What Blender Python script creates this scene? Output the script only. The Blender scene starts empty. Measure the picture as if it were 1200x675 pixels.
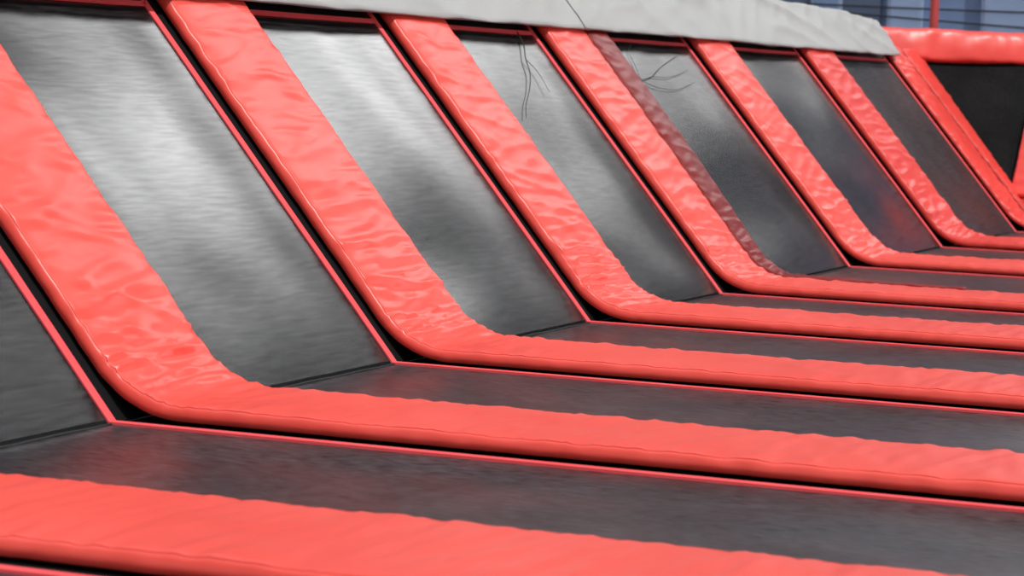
import bpy, math, random
from mathutils import Vector, Matrix, noise
S=2.0                      # metres per bay unit
TH=0.8712; CT,ST=math.cos(TH),math.sin(TH)
L=0.862; RB=0.2; XE=3.0; PT=0.023; SG=0.064
Y=[-0.035,1.0,2.0,3.021,3.982,5.245,6.466,7.733]
W=[0.334,0.281,0.296,0.283,0.262,0.31,0.33,0.225]
NE=.021                    # pads overhang their nominal near edge
col=bpy.context.scene.collection
sc=bpy.context.scene
sc.view_settings.view_transform='Standard'
sc.view_settings.look='None'

# ------------------------------------------------------------------ materials
def newmat(name):
    m=bpy.data.materials.new(name); m.use_nodes=True
    nt=m.node_tree; b=nt.nodes['Principled BSDF']
    return m,nt,b
def vinyl(name,c1,c2,rough=0.42,spec=.45):
    m,nt,b=newmat(name); N=nt.nodes; K=nt.links
    tc=N.new('ShaderNodeTexCoord')
    n1=N.new('ShaderNodeTexNoise'); n1.inputs['Scale'].default_value=1.7; n1.inputs['Detail'].default_value=4
    K.new(tc.outputs['Object'],n1.inputs['Vector'])
    cr=N.new('ShaderNodeValToRGB'); cr.color_ramp.elements[0].color=(*c1,1); cr.color_ramp.elements[1].color=(*c2,1)
    cr.color_ramp.elements[0].position=.35; cr.color_ramp.elements[1].position=.65
    K.new(n1.outputs['Fac'],cr.inputs['Fac']); K.new(cr.outputs['Color'],b.inputs['Base Color'])
    b.inputs['Roughness'].default_value=rough; b.inputs['Specular IOR Level'].default_value=spec
    return m
def matfabric(name,base,r0,r1,spec,bump=0,stretch=(34,3,34),var=.7,sv=.22):
    m,nt,b=newmat(name); N=nt.nodes; K=nt.links
    tc=N.new('ShaderNodeTexCoord')
    big=N.new('ShaderNodeTexNoise'); big.inputs['Scale'].default_value=1.5; big.inputs['Detail'].default_value=2
    K.new(tc.outputs['Object'],big.inputs['Vector'])
    mr=N.new('ShaderNodeMapRange'); mr.inputs[1].default_value=.35; mr.inputs[2].default_value=.65
    mr.inputs[3].default_value=r0; mr.inputs[4].default_value=r1
    K.new(big.outputs['Fac'],mr.inputs[0]); K.new(mr.outputs[0],b.inputs['Roughness'])
    mp=N.new('ShaderNodeMapping'); mp.inputs['Scale'].default_value=stretch
    K.new(tc.outputs['Object'],mp.inputs['Vector'])
    st=N.new('ShaderNodeTexNoise'); st.inputs['Scale'].default_value=2.2; st.inputs['Detail'].default_value=3; st.inputs['Roughness'].default_value=.5
    K.new(mp.outputs[0],st.inputs['Vector'])
    cr=N.new('ShaderNodeValToRGB')
    cr.color_ramp.elements[0].color=(*[v*(1-var) for v in base],1); cr.color_ramp.elements[1].color=(*[v*(1+var) for v in base],1)
    cr.color_ramp.elements[0].position=.32; cr.color_ramp.elements[1].position=.68
    K.new(st.outputs['Fac'],cr.inputs['Fac'])
    sheen_mottle=N.new('ShaderNodeTexNoise'); sheen_mottle.inputs['Scale'].default_value=2.6; sheen_mottle.inputs['Detail'].default_value=6; sheen_mottle.inputs['Roughness'].default_value=.6  # uneven sheen of the mats, painted into the base colour
    K.new(tc.outputs['Object'],sheen_mottle.inputs['Vector'])
    dm=N.new('ShaderNodeMapRange'); dm.inputs[1].default_value=.3; dm.inputs[2].default_value=.7; dm.inputs[3].default_value=.65; dm.inputs[4].default_value=1.4
    K.new(sheen_mottle.outputs['Fac'],dm.inputs[0])
    mx=N.new('ShaderNodeVectorMath'); mx.operation='SCALE'; K.new(cr.outputs['Color'],mx.inputs[0]); K.new(dm.outputs[0],mx.inputs['Scale'])
    K.new(mx.outputs[0],b.inputs['Base Color'])
    sp=N.new('ShaderNodeMapRange'); sp.inputs[1].default_value=.3; sp.inputs[2].default_value=.7; sp.inputs[3].default_value=spec*(1-sv); sp.inputs[4].default_value=spec*(1+sv)
    K.new(st.outputs['Fac'],sp.inputs[0]); K.new(sp.outputs[0],b.inputs['Specular IOR Level'])
    if bump:
        bp=N.new('ShaderNodeBump'); bp.inputs['Strength'].default_value=bump; bp.inputs['Distance'].default_value=.002
        K.new(st.outputs['Fac'],bp.inputs['Height']); K.new(bp.outputs['Normal'],b.inputs['Normal'])
    return m
def plain(name,c,rough=.6,metal=0,ns=8,var=.15,spec=.5):
    m,nt,b=newmat(name); N=nt.nodes; K=nt.links
    tc=N.new('ShaderNodeTexCoord'); n=N.new('ShaderNodeTexNoise'); n.inputs['Scale'].default_value=ns; n.inputs['Detail'].default_value=4
    K.new(tc.outputs['Object'],n.inputs['Vector'])
    cr=N.new('ShaderNodeValToRGB'); cr.color_ramp.elements[0].color=(*[v*(1-var) for v in c],1); cr.color_ramp.elements[1].color=(*[min(1,v*(1+var)) for v in c],1)
    K.new(n.outputs['Fac'],cr.inputs['Fac']); K.new(cr.outputs['Color'],b.inputs['Base Color'])
    b.inputs['Roughness'].default_value=rough; b.inputs['Metallic'].default_value=metal; b.inputs['Specular IOR Level'].default_value=spec
    return m
M_RED=vinyl('red_vinyl',(.80,.077,.056),(.85,.096,.072),.38,.55)
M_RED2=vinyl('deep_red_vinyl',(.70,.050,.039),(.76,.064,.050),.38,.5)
M_PIPE=vinyl('red_piping',(.76,.068,.050),(.80,.08,.06),.6)
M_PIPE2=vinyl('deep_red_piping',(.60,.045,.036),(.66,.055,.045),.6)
M_SHADE=vinyl('painted_shade_red',(.18,.013,.012),(.24,.018,.016),.38,.32)  # dark red that paints a cast shadow on the slope
M_WEB=vinyl('red_webbing',(.82,.085,.095),(.86,.10,.11),.75,.2)
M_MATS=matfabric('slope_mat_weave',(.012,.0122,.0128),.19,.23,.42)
M_MATL=matfabric('last_mat_weave',(.018,.020,.023),.42,.5,.16,0,(34,3,34),.4)
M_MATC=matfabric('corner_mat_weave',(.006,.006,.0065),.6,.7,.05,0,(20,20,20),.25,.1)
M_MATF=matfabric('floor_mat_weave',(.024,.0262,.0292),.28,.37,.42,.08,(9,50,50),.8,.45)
M_EDGE=plain('black_edge_mesh',(.006,.006,.007),.9,0,60,.3,.15)
M_SEAM=plain('black_seam',(.02,.02,.02),.8,0,40)
M_TARP=plain('grey_tarpaulin',(.375,.38,.38),.55,0,3,.08,.3)
M_GROUND=plain('grey_asphalt',(.10,.10,.10),.9,0,30)
M_MARK=plain('dark_mark',(.05,.047,.045),.9,0,20,.3,.1)

# ------------------------------------------------------------------ helpers
def mesh(name,verts,faces,m,parent=None,smooth=True,org=(0,0,0)):
    me=bpy.data.meshes.new(name)
    me.from_pydata([((v[0]-org[0])*S,(v[1]-org[1])*S,(v[2]-org[2])*S) for v in verts],[],faces)
    me.materials.append(m)
    if smooth:
        for p in me.polygons: p.use_smooth=True
    me.update()
    o=bpy.data.objects.new(name,me); col.objects.link(o)
    if parent: o.parent=parent
    else: o.location=[c*S for c in org]
    return o
def tag(o,label,cat,group=None,kind=None):
    if label: o['label']=label
    if cat: o['category']=cat
    if group: o['group']=group
    if kind: o['kind']=kind
    return o
def thing(name,label,cat,loc,group=None):
    o=bpy.data.objects.new(name,None); col.objects.link(o); o.location=[c*S for c in loc]
    o.empty_display_size=.2
    return tag(o,label,cat,group)
def grid(rows):
    n=len(rows[0]); v=[p for r in rows for p in r]; f=[]
    for a in range(len(rows)-1):
        for b in range(n-1):
            f.append((a*n+b,a*n+b+1,(a+1)*n+b+1,(a+1)*n+b))
    return v,f
def sweep(rows):
    n=len(rows[0]); v=[p for r in rows for p in r]; f=[]
    for a in range(len(rows)-1):
        for b in range(n):
            c=(b+1)%n
            f.append((a*n+b,a*n+c,(a+1)*n+c,(a+1)*n+b))
    f.append(tuple(range(n))[::-1]); f.append(tuple(range((len(rows)-1)*n,len(rows)*n)))
    return v,f
def tube(pts,r,k=8,r2=None):
    rows=[]; m=len(pts)
    for i,p in enumerate(pts):
        a=Vector(pts[max(0,i-1)]); b=Vector(pts[min(m-1,i+1)]); d=(b-a).normalized()
        up=Vector((0,0,1)) if abs(d.z)<.9 else Vector((0,1,0))
        e=d.cross(up).normalized(); g=e.cross(d); rr=r if r2 is None else r+(r2-r)*i/(m-1)
        rows.append([tuple(Vector(p)+e*rr*math.cos(t*2*math.pi/k)+g*rr*math.sin(t*2*math.pi/k)) for t in range(k)])
    return sweep(rows)
def box(x0,x1,y0,y1,z0,z1):
    v=[(x,y,z) for x in (x0,x1) for y in (y0,y1) for z in (z0,z1)]
    f=[(0,1,3,2),(4,6,7,5),(0,4,5,1),(2,3,7,6),(0,2,6,4),(1,5,7,3)]
    return v,f
def profile(utop,xend,r=RB,step=.007):
    a=r*math.tan(TH/2); out=[]
    n=max(2,int((utop-a)/step))
    for i in range(n):
        u=utop+(a-utop)*i/n; out.append((-u*CT,u*ST,ST,CT,-u))
    m=28
    for i in range(m+1):
        t=TH*(1-i/m); cx,cz=a,r
        out.append((cx-r*math.sin(t),cz-r*math.cos(t),math.sin(t),math.cos(t),-a+2*a*i/m))
    n=max(2,int((xend-a)/(step*1.4)))
    for i in range(1,n+1):
        x=a+(xend-a)*i/n; out.append((x,0,0,1,x))
    return out
def slope_only(utop,ubot,step=.009):
    n=int((utop-ubot)/step)
    return [(-(utop+(ubot-utop)*i/n)*CT,(utop+(ubot-utop)*i/n)*ST,ST,CT,-(utop+(ubot-utop)*i/n)) for i in range(n+1)]
def ridge(q,g=2.2,p=2): return (1-min(1,abs(noise.noise(q))*g))**p
def wrinkle(s,v,w,seed):
    bend=math.exp(-((s+.08)/.16)**2)
    env=.20+.75*bend+(.30 if s<-.05 else .22)
    skew=.30*math.sin(seed*3.1)+.22
    wob=.35*noise.noise(Vector((s*6,v*w*8,seed)))
    r1=ridge(Vector((s*9+v*w*9*skew+wob, v*w*2.0, seed*7.3)),2.6,2.5)
    r2=ridge(Vector((s*21-v*w*10*skew+1.3*wob, v*w*2.6, seed*3.7+11)),2.8,3)
    r3=ridge(Vector((s*36+v*w*9+1.5*wob, v*w*4, seed*2.1+31)),2.6,2.5)
    rb=ridge(Vector((s*26+1.0*wob+v*w*3*math.sin(seed), v*w*1.4, seed*5.7+3)),3.2,2.6)*bend
    lo=noise.noise(Vector((s*4,v*2,seed*5.1)))
    ed=min(1,4*v*(1-v)*1.6)
    puck=(.0026*noise.noise(Vector((s*26,seed,v*2)))+.0038*noise.noise(Vector((s*55,seed,v*2+7))))*(math.exp(-v/.2)+math.exp(-(1-v)/.2))
    return (env*(.0046*(r1-.25)+.0058*(r2-.2)+.0046*(r3-.25))+.0120*(rb-.2*bend))*(.4+.6*ed)+.003*lo*ed+puck
VT=[.008,.018,.045]+[.045+.91*i/14 for i in range(1,14)]+[.955,.982,.992]
def section(y0,y1,s,seed,t,wk=1.0):
    w=y1-y0
    g=.0022*noise.noise(Vector((s*26,seed*9.1,0)))+.0022*noise.noise(Vector((s*3,seed,5)))
    g2=.0022*noise.noise(Vector((s*26,seed*9.1,40)))+.0022*noise.noise(Vector((s*3,seed,25)))
    pk=.0022*noise.noise(Vector((s*48,seed*4.1,17)))
    cs=[(y0+.001+g,0),(y0-.002+g,t*.10),(y0-.003+g+pk,t*.45),(y0-.0015+g,t*.84)]
    for v in VT:
        e=min(1,v/.018,(1-v)/.018)
        h=t*(.94+.06*e)+.0035*(1-(2*v-1)**4)+wk*wrinkle(s,v,w,seed)*min(1,.3+.7*e)
        cs.append((y0+w*v+g*(1-v)+g2*v,h))
    cs+=[(y1+.0015+g2,t*.84),(y1+.003+g2,t*.45),(y1+.0015+g2,t*.10),(y1-.002+g2,0)]
    return cs
def make_pad(label,prof,near,far,seed,mat=M_RED,name='safety_pad',org=None,group=None,t=PT,wk=1.0):
    rows=[[(x+nx*(h+.002),y,z+nz*(h+.002)) for y,h in section(near(s),far(s),s,seed,t,wk)] for (x,z,nx,nz,s) in prof]
    o=org or (0,near(0),0)
    root=thing(name,label,'pad',o,group)
    v,f=sweep(rows); mesh('cushion',v,f,mat,root,True,o)
    n=len(rows[0])
    for idx in (4,n-5):
        v,f=tube([r[idx] for r in rows],.0009,6); mesh('edge_piping',v,f,{M_RED:M_PIPE,M_RED2:M_PIPE2}.get(mat,mat),root,True,o)
    return root

# ------------------------------------------------------------------ ground
v,f=box(-30,30,-10,40,-.13,-.03)
tag(mesh('ground',v,f,M_GROUND,None,False),'grey asphalt ground under the trampolines','ground',None,'structure')

# ------------------------------------------------------------------ trampolines
ordn=['nearest','second','third','fourth','fifth','sixth','seventh','eighth']
def sq(u,y,h): return (-u*CT+ST*h,y,u*ST+CT*h)
def sst(x):
    x=max(0,min(1,x)); return x*x*(3-2*x)
def make_wall_bed(i,y0,y1,label):
    o=(0,y1,0); root=thing('wall_trampoline',label,'trampoline',o,)
    ut=L+.06; ym=y1-SG
    rows=[]; nu,ny=64,48
    for a in range(nu+1):
        k=a/nu; u=.006+(ut-.006)*k; r=[]
        for b in range(ny+1):
            q=b/ny; y=y0+(ym-y0)*q
            fd=sst(5.0*q*(1-q))*sst(5.0*k*(1-k))
            h=-.0015-.003*fd+fd*(.0085*noise.noise(Vector((u*2.3,y*2.0,i*3.3)))+.0018*noise.noise(Vector((u*4.6,y*3.8,i+.7))))
            r.append(sq(u,y,h))
        rows.append(r)
    v,f=grid(rows); mesh('jumping_mat',v,f,M_MATL if i==7 else M_MATS,root,True,o)
    def strip(name,u0,u1,ya,yb,h,m,n=40):
        rows=[]
        for a in range(n+1):
            u=u0+(u1-u0)*a/n; g=.0012*noise.noise(Vector((u*9,y1,2)))
            rows.append([sq(u,ya+g,h-.003),sq(u,ya+g,h),sq(u,yb+g,h),sq(u,yb+g,h-.003)])
        v,f=sweep(rows); mesh(name,v,f,m,root,False,o)
    strip('border_webbing',.0,ut,ym-.010,ym+.010,.001,M_WEB)
    strip('edge_mesh',.0,ut,ym+.010,y1+.16,-.004,M_EDGE)
    rows=[]
    for b in range(21):
        y=y0+(ym-y0)*b/20
        rows.append([sq(.832,y,-.003),sq(.832,y,.001),sq(.843,y,.001),sq(.843,y,-.003)])
    v,f=sweep(rows); mesh('top_webbing',v,f,M_WEB,root,False,o)
def make_floor_bed(i,y0,y1,label):
    o=(0,y1,0); root=thing('floor_trampoline',label,'trampoline',o)
    ym=y1-SG; rows=[]; nx,ny=90,26
    for a in range(nx+1):
        x=.004+(XE-.004)*a/nx; r=[]
        for b in range(ny+1):
            q=b/ny; y=y0+(ym-y0)*q
            fd=sst(5*q*(1-q))*min(1,a/10)
            h=-.003+fd*(-.009+.008*noise.noise(Vector((x*2.2,y*2.2,i*5.3)))+.0025*noise.noise(Vector((x*5,y*5,i*2.3))))
            r.append((x,y,h))
        rows.append(r)
    v,f=grid(rows); mesh('jumping_mat',v,[q[::-1] for q in f],M_MATF,root,True,o)
    v,f=box(0,XE,ym-.010,ym+.010,-.004,.001); mesh('border_webbing',v,f,M_WEB,root,False,o)
    v,f=box(0,XE,ym+.010,y1+.16,-.012,-.004); mesh('edge_mesh',v,f,M_EDGE,root,False,o)
    v,f=tube([(.004,y0+(ym-y0)*k/12,-.002+.0006*math.sin(k*2.1)) for k in range(13)],.0018,6); mesh('fold_seam',v,f,M_SEAM,root,True,o)
for i in range(8):
    y0=(-1.2 if i==0 else Y[i-1]+.16); y1=Y[i]
    if i==5: y0=Y[4]+.22
    if i==0:
        wl='sloping black mesh wall trampoline in front of the nearest red pad'; fl='black floor trampoline at the very front, before the nearest red pad'
    else:
        wl='sloping black wall trampoline between the %s and %s red pads from the front'%(ordn[i-1],ordn[i])
        fl='flat black floor trampoline between the %s and %s red pads from the front'%(ordn[i-1],ordn[i])
    make_wall_bed(i,y0,y1,wl); make_floor_bed(i,y0,y1,fl)

# ------------------------------------------------------------------ pads
plabel=['red vinyl pad nearest the camera, crossing the bottom of the photo',
 'second red pad from the front, widest wrinkled bend at lower left',
 'third red pad from the front, bending from slope to floor at lower centre',
 'fourth red pad from the front, bending down near the middle of the photo',
 'fifth red pad from the front, beside the painted shadow strip',
 'sixth red pad from the front, just beyond the painted shadow strip',
 'seventh red pad from the front, second last before the corner',
 'last red pad of the long slope, ending at the far corner']
PP=profile(L+.03,XE)
for n in range(8):
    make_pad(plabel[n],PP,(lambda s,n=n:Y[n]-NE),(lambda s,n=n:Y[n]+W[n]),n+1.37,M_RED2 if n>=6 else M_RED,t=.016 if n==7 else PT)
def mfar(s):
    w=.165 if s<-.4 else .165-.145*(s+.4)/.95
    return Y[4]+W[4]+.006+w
make_pad('narrow dark red strip of painted shadow lying on the slope beside the fifth red pad',profile(L+.03,.55),  # strip stands for a tree trunk's shadow, painted in its dark colour
   lambda s:Y[4]+W[4]+.006,mfar,23.1,M_SHADE,'painted_shade_strip',(0,Y[4]+W[4],0),None,.025,.7)
make_pad('tapering red corner pad between the last slope pad and the corner triangle',slope_only(L+.03,.0),
   lambda s:Y[7]+W[7]+.075+.02*s,lambda s:8.118+.1525*(-s),31.7,M_RED2,'corner_pad',(0,8.05,0),None,.014)
rows=[]
for a in range(21):
    u=(L+.03)*a/20; rows.append([sq(u,7.92,-.008),sq(u,7.92,-.003),sq(u,8.06,-.003),sq(u,8.06,-.008)])
v,f=sweep(rows)
tag(mesh('mesh_strip',v,f,M_EDGE,None,False,(0,7.97,0)),'black mesh strip showing between the last slope pad and the corner pad','strip')
# end wall (leans away along +y)
YE=8.026
def endpt(x,u,h): return (x,YE+u*CT-ST*h,u*ST+CT*h)
def end_pad(label,x0,x1,seed):
    us=[.14+(L+.03-.14)*k/60 for k in range(61)]
    rows=[[endpt(x,u,h+.002) for x,h in section(x0,x1,-u,seed,PT)] for u in us]
    o=(x0,YE,0); root=thing('safety_pad',label,'pad',o)
    v,f=sweep(rows); mesh('cushion',v,[q[::-1] for q in f],M_RED2,root,True,o)
    n=len(rows[0])
    for idx in (4,n-5):
        v,f=tube([r[idx] for r in rows],.0016,6); mesh('edge_piping',v,f,M_PIPE2,root,True,o)
end_pad('red pad on the end wall, right of the corner triangle at the right edge',-.115,.19,41.2)
A=Vector((-.118,8.140,.135)); B=Vector((-.575,8.262,.70)); C2=Vector((-.10,8.60,.70))
root=thing('corner_trampoline','black triangular trampoline filling the far corner below the red top roll','trampoline',tuple(A))
nn=(B-A).cross(C2-A).normalized()
if nn.y>0: nn=-nn
rows=[]
for a in range(25):
    t=a/24; p=A.lerp(B,t); q=A.lerp(C2,t); r=[]
    for b in range(17):
        k=b/16; r.append(tuple(p.lerp(q,k)-nn*(.02*math.sin(math.pi*k)*math.sin(math.pi*t)+.006)))
    rows.append(r)
v,f=grid(rows); mesh('jumping_mat',v,f,M_MATC,root,True,tuple(A))
for P,Q in ((A,B),(A,C2)):
    v,f=tube([tuple(P.lerp(Q,k/10)) for k in range(11)],.007,6); mesh('border_webbing',v,f,M_WEB,root,True,tuple(A))
def roll(label,P,Q,h,t,seed):
    P=Vector(P);Q=Vector(Q); d=(Q-P).normalized(); up=Vector((0,0,1)); out=d.cross(up).normalized()
    lean=(up*.93-out*.30).normalized()
    rows=[]
    for a in range(61):
        k=a/60; c=P.lerp(Q,k); r=[]
        e=1-max(0,1-min(k,1-k)/.03)**2*.25
        for b in range(28):
            an=b*2*math.pi/28; cx=math.copysign(abs(math.cos(an))**.5,math.cos(an)); cz=math.copysign(abs(math.sin(an))**.5,math.sin(an))
            wv=.006*noise.noise(Vector((k*11,cz*1.3,seed)))+.003*noise.noise(Vector((k*40,cz*2,seed)))
            r.append(tuple(c+out*(cx*t*.5*e+wv)+lean*(h*.5+cz*h*.5*e+wv)))
        rows.append(r)
    o=tuple(P); root=thing('top_pad',label,'pad',o)
    v,f=sweep(rows); mesh('cushion',v,f,M_RED2,root,True,o)
    v,f=tube([r[21] for r in rows],.004,6); mesh('edge_piping',v,f,M_PIPE2,root,True,o)
roll('thick red padded roll along the top of the far corner',(-.80,8.055,.652),(-.085,8.60,.652),.138,.07,3.3)

# ------------------------------------------------------------------ tarpaulin
oo=(-.6,4,.66)
root=thing('tarpaulin','pale grey tarpaulin draped along the top edge of the long slope','tarpaulin',oo)
def tarp_panel(ya,yb,lift):
    seed=1.1
    outer=[]; n=int((yb-ya)/.02)
    for a in range(n+1):
        y=ya+(yb-ya)*a/n
        wv=.009*noise.noise(Vector((y*1.6,seed,0)))+.003*noise.noise(Vector((y*6,seed,3)))
        tv=.014*noise.noise(Vector((y*1.5,seed,9)))-.055*max(0,min(1,(y-6.7)/1.0))**1.5
        prof=[]
        for k in range(18):
            t=k/17; u=.832+wv+(1.045+tv-.832)*t
            cre=.016*(ridge(Vector((y*1.8+t*.8,t*.9,seed)),2.2)-.3)+.008*(ridge(Vector((y*5-t*2.0,t*1.4,seed+5)),2.4,2.5)-.25)
            h=.043+lift+.003*math.sin(t*math.pi)+cre*(.2+.8*t)+.003*noise.noise(Vector((y*8,t*2,seed)))
            prof.append(sq(u,y,h))
        x0,_,z0=prof[-1]
        for k in range(1,7):
            t=k/6; prof.append((x0-.02-.10*t,y,z0+.006-.03*t*t-.18*t*t*t))
        hem=[sq(.832+wv+.02,y,.036+lift),sq(.832+wv+.006,y,.035+lift),sq(.832+wv-.003,y,.038+lift)]
        outer.append(hem+prof)
    v,f=grid(outer)
    mesh('cover_panel',v,[q[::-1] for q in f],M_TARP,root,True,oo)
tarp_panel(-.8,4.25,0); tarp_panel(4.2,5.98,.0025); tarp_panel(5.93,7.74,0)

# ------------------------------------------------------------------ thin dark marks, built as branching tubes on the mats
def smoothpts(p,n=6):
    out=[]
    for i in range(len(p)-1):
        a=Vector(p[max(0,i-1)]);b=Vector(p[i]);c=Vector(p[i+1]);d=Vector(p[min(len(p)-1,i+2)])
        for j in range(n):
            t=j/n; out.append(tuple(.5*((2*b)+(c-a)*t+(2*a-5*b+4*c-d)*t*t+(3*b-a-3*c+d)*t**3)))
    out.append(tuple(p[-1])); return out
def thin_mark(label,main,offs,r0,r1):
    o=sq(main[0][0],main[0][1],.004)
    root=thing('thin_mark',label,'thin_mark',o)
    v,f=tube(smoothpts([sq(u,y,.003) for u,y in main]),r0,6,r1); mesh('main_mark',v,f,M_MARK,root,True,o)
    for m in offs:
        v,f=tube(smoothpts([sq(u,y,.003) for u,y in m]),r1*1.1,6,r1*.7); mesh('side_mark',v,f,M_MARK,root,True,o)
thin_mark('thin dark mark running down the mat left of the fifth red pad',[(.835,3.80),(.79,3.775),(.745,3.72),(.70,3.68),(.65,3.60),(.60,3.50),(.56,3.44)],
     [[(.745,3.72),(.70,3.74),(.64,3.72)]],.0016,.0008)
thin_mark('branching thin dark mark on the mat right of the painted shadow strip',[(.67,4.44),(.69,4.50),(.705,4.62),(.745,4.78),(.79,5.00)],
     [[(.69,4.50),(.665,4.60),(.66,4.76),(.69,4.98)],[(.705,4.62),(.705,4.78),(.735,5.0)],[(.69,4.50),(.74,4.54),(.79,4.57),(.82,4.64)]],.0015,.0008)

# ------------------------------------------------------------------ background building
YB=14.0
M_BLUE=plain('blue_siding',(.18,.26,.45),.6,0,2,.25); M_DK=plain('dark_slate',(.085,.115,.195),.6,0,2)
M_PANE=plain('pale_glass',(.28,.37,.58),.25,0,2,.2); M_FR=plain('white_frame',(.32,.40,.58),.5,0,4)
M_POST=plain('red_post_paint',(.45,.045,.04),.5,0,6); M_CAB=plain('black_cable',(.01,.01,.012),.6)
o=(-2,YB,-.03)
root=thing('building','blue grey building with pale windows behind the far corner','building',o)
v,f=box(-6,3,YB,YB+2,-.03,2.4); mesh('facade',v,f,M_BLUE,root,False,o)
v,f=box(-6.05,-2.17,YB-.03,YB-.002,-.03,2.3); mesh('slate_cladding',v,f,M_DK,root,False,o)
for k,(xa,xb) in enumerate([(-2.62,-2.42),(-2.12,-1.90),(-1.52,-1.20)]):
    v,f=box(xa,xb,YB-.05,YB-.028 if k==0 else YB-.002,.60,1.30); w=mesh('window',v,f,M_FR,root,False,o)
    v,f=box(xa+.02,xb-.02,YB-.056,YB-.051,.62,1.28); mesh('pane',v,f,M_PANE if k else M_BLUE,w,False,o)
o=(-1.69,13.4,-.03)
tag(mesh('post',*tube([(-1.69,13.4,-.03),(-1.69,13.4,.8),(-1.69,13.4,2.0)],.027,12),M_POST,None,True,o),'upright red post in front of the blue grey building','post')
for lab,pa,pb,sg in (('upper black cable running past the blue building',(-5.5,1.16),(1.0,1.04),.06),('lower black cable running past the blue building',(-5.5,1.24),(1.0,.84),.05)):
    pts=[]
    for k in range(31):
        t=k/30; pts.append((pa[0]+(pb[0]-pa[0])*t,13.86+.06*abs(2*t-1)**2,pa[1]+(pb[1]-pa[1])*t-sg*4*t*(1-t)))
    tag(mesh('cable',*tube(pts,.007,6),M_CAB,None,True,pts[0]),lab,'cable')

# ------------------------------------------------------------------ light
w=bpy.data.worlds.new('World'); sc.world=w; w.use_nodes=True
N=w.node_tree.nodes; K=w.node_tree.links; bg=N['Background']
tc=N.new('ShaderNodeTexCoord'); sx=N.new('ShaderNodeSeparateXYZ'); K.new(tc.outputs['Generated'],sx.inputs[0])
def M(op,a,b=None,c=None):
    n=N.new('ShaderNodeMath'); n.operation=op
    for k,x in enumerate((a,b,c)):
        if x is None: continue
        if isinstance(x,(int,float)): n.inputs[k].default_value=x
        else: K.new(x,n.inputs[k])
    return n.outputs[0]
def MR(x,a,b,c,d):
    n=N.new('ShaderNodeMapRange'); n.interpolation_type='SMOOTHSTEP'
    K.new(x,n.inputs[0])
    for k,vv in enumerate((a,b,c,d)): n.inputs[k+1].default_value=vv
    return n.outputs[0]
cr=N.new('ShaderNodeValToRGB'); e=cr.color_ramp.elements
e[0].position=0; e[0].color=(.18,.18,.19,1); e[1].position=1; e[1].color=(1.06,1.08,1.12,1)
for p,c in ((.03,(.24,.25,.27)),(.20,(.10,.105,.118)),(.58,(.10,.105,.12)),(.78,(.86,.90,.95))):
    a=e.new(p); a.color=(*c,1)
K.new(sx.outputs['Z'],cr.inputs['Fac'])
el=M('MULTIPLY',M('ARCSINE',sx.outputs['Z']),57.2958)
# low patchy brightness near the horizon
cn2=N.new('ShaderNodeTexNoise'); cn2.inputs['Scale'].default_value=7; cn2.inputs['Detail'].default_value=4; K.new(tc.outputs['Generated'],cn2.inputs['Vector'])
pt=M('MULTIPLY',MR(cn2.outputs['Fac'],.42,.62,0.0,3.6),M('MULTIPLY',MR(el,2,6,0,1),MR(el,11,16,1,0)))
va=N.new('ShaderNodeVectorMath'); va.operation='ADD'; K.new(cr.outputs['Color'],va.inputs[0]); K.new(pt,va.inputs[1])
K.new(va.outputs[0],bg.inputs['Color']); bg.inputs['Strength'].default_value=1.0
def sun(name,d,energy,angle,c):
    sd=bpy.data.lights.new(name,'SUN'); sd.energy=energy; sd.angle=math.radians(angle); sd.color=c
    so=bpy.data.objects.new(name,sd); col.objects.link(so)
    so.rotation_euler=Vector(d).normalized().to_track_quat('Z','Y').to_euler(); so.location=Vector(d).normalized()*20
sun('sun',(.52,-.22,.80),2.9,1.5,(1,.975,.93))
def azel(a,e):
    a=math.radians(a);e=math.radians(e); return (math.sin(a)*math.cos(e),math.cos(a)*math.cos(e),math.sin(e))
for a_,e_,en,an in ((5.8,28.4,.085,6.5),(4.8,23.8,.036,6.5),(3.1,19.6,.022,6.5)):  # added suns, aimed to put sheen patches on the slope mats
    sun('sheen_sun',azel(a_,e_),en,an,(1,1,1))

# ------------------------------------------------------------------ camera
R=Matrix(((.92586,.37609,.03672),(-.06455,.06165,.99601),(.37232,-.92453,.08135)))
cd=bpy.data.cameras.new('camera'); co=bpy.data.objects.new('camera',cd); col.objects.link(co)
co.matrix_world=Matrix.Translation(Vector((1.9811,-2.4204,.5347))*S)@R.transposed().to_4x4()
cd.sensor_width=36; cd.lens=3.0752*1000/1200*36; cd.clip_end=500
cd.dof.use_dof=True; cd.dof.focus_distance=4.9*S; cd.dof.aperture_fstop=5.6
sc.camera=co
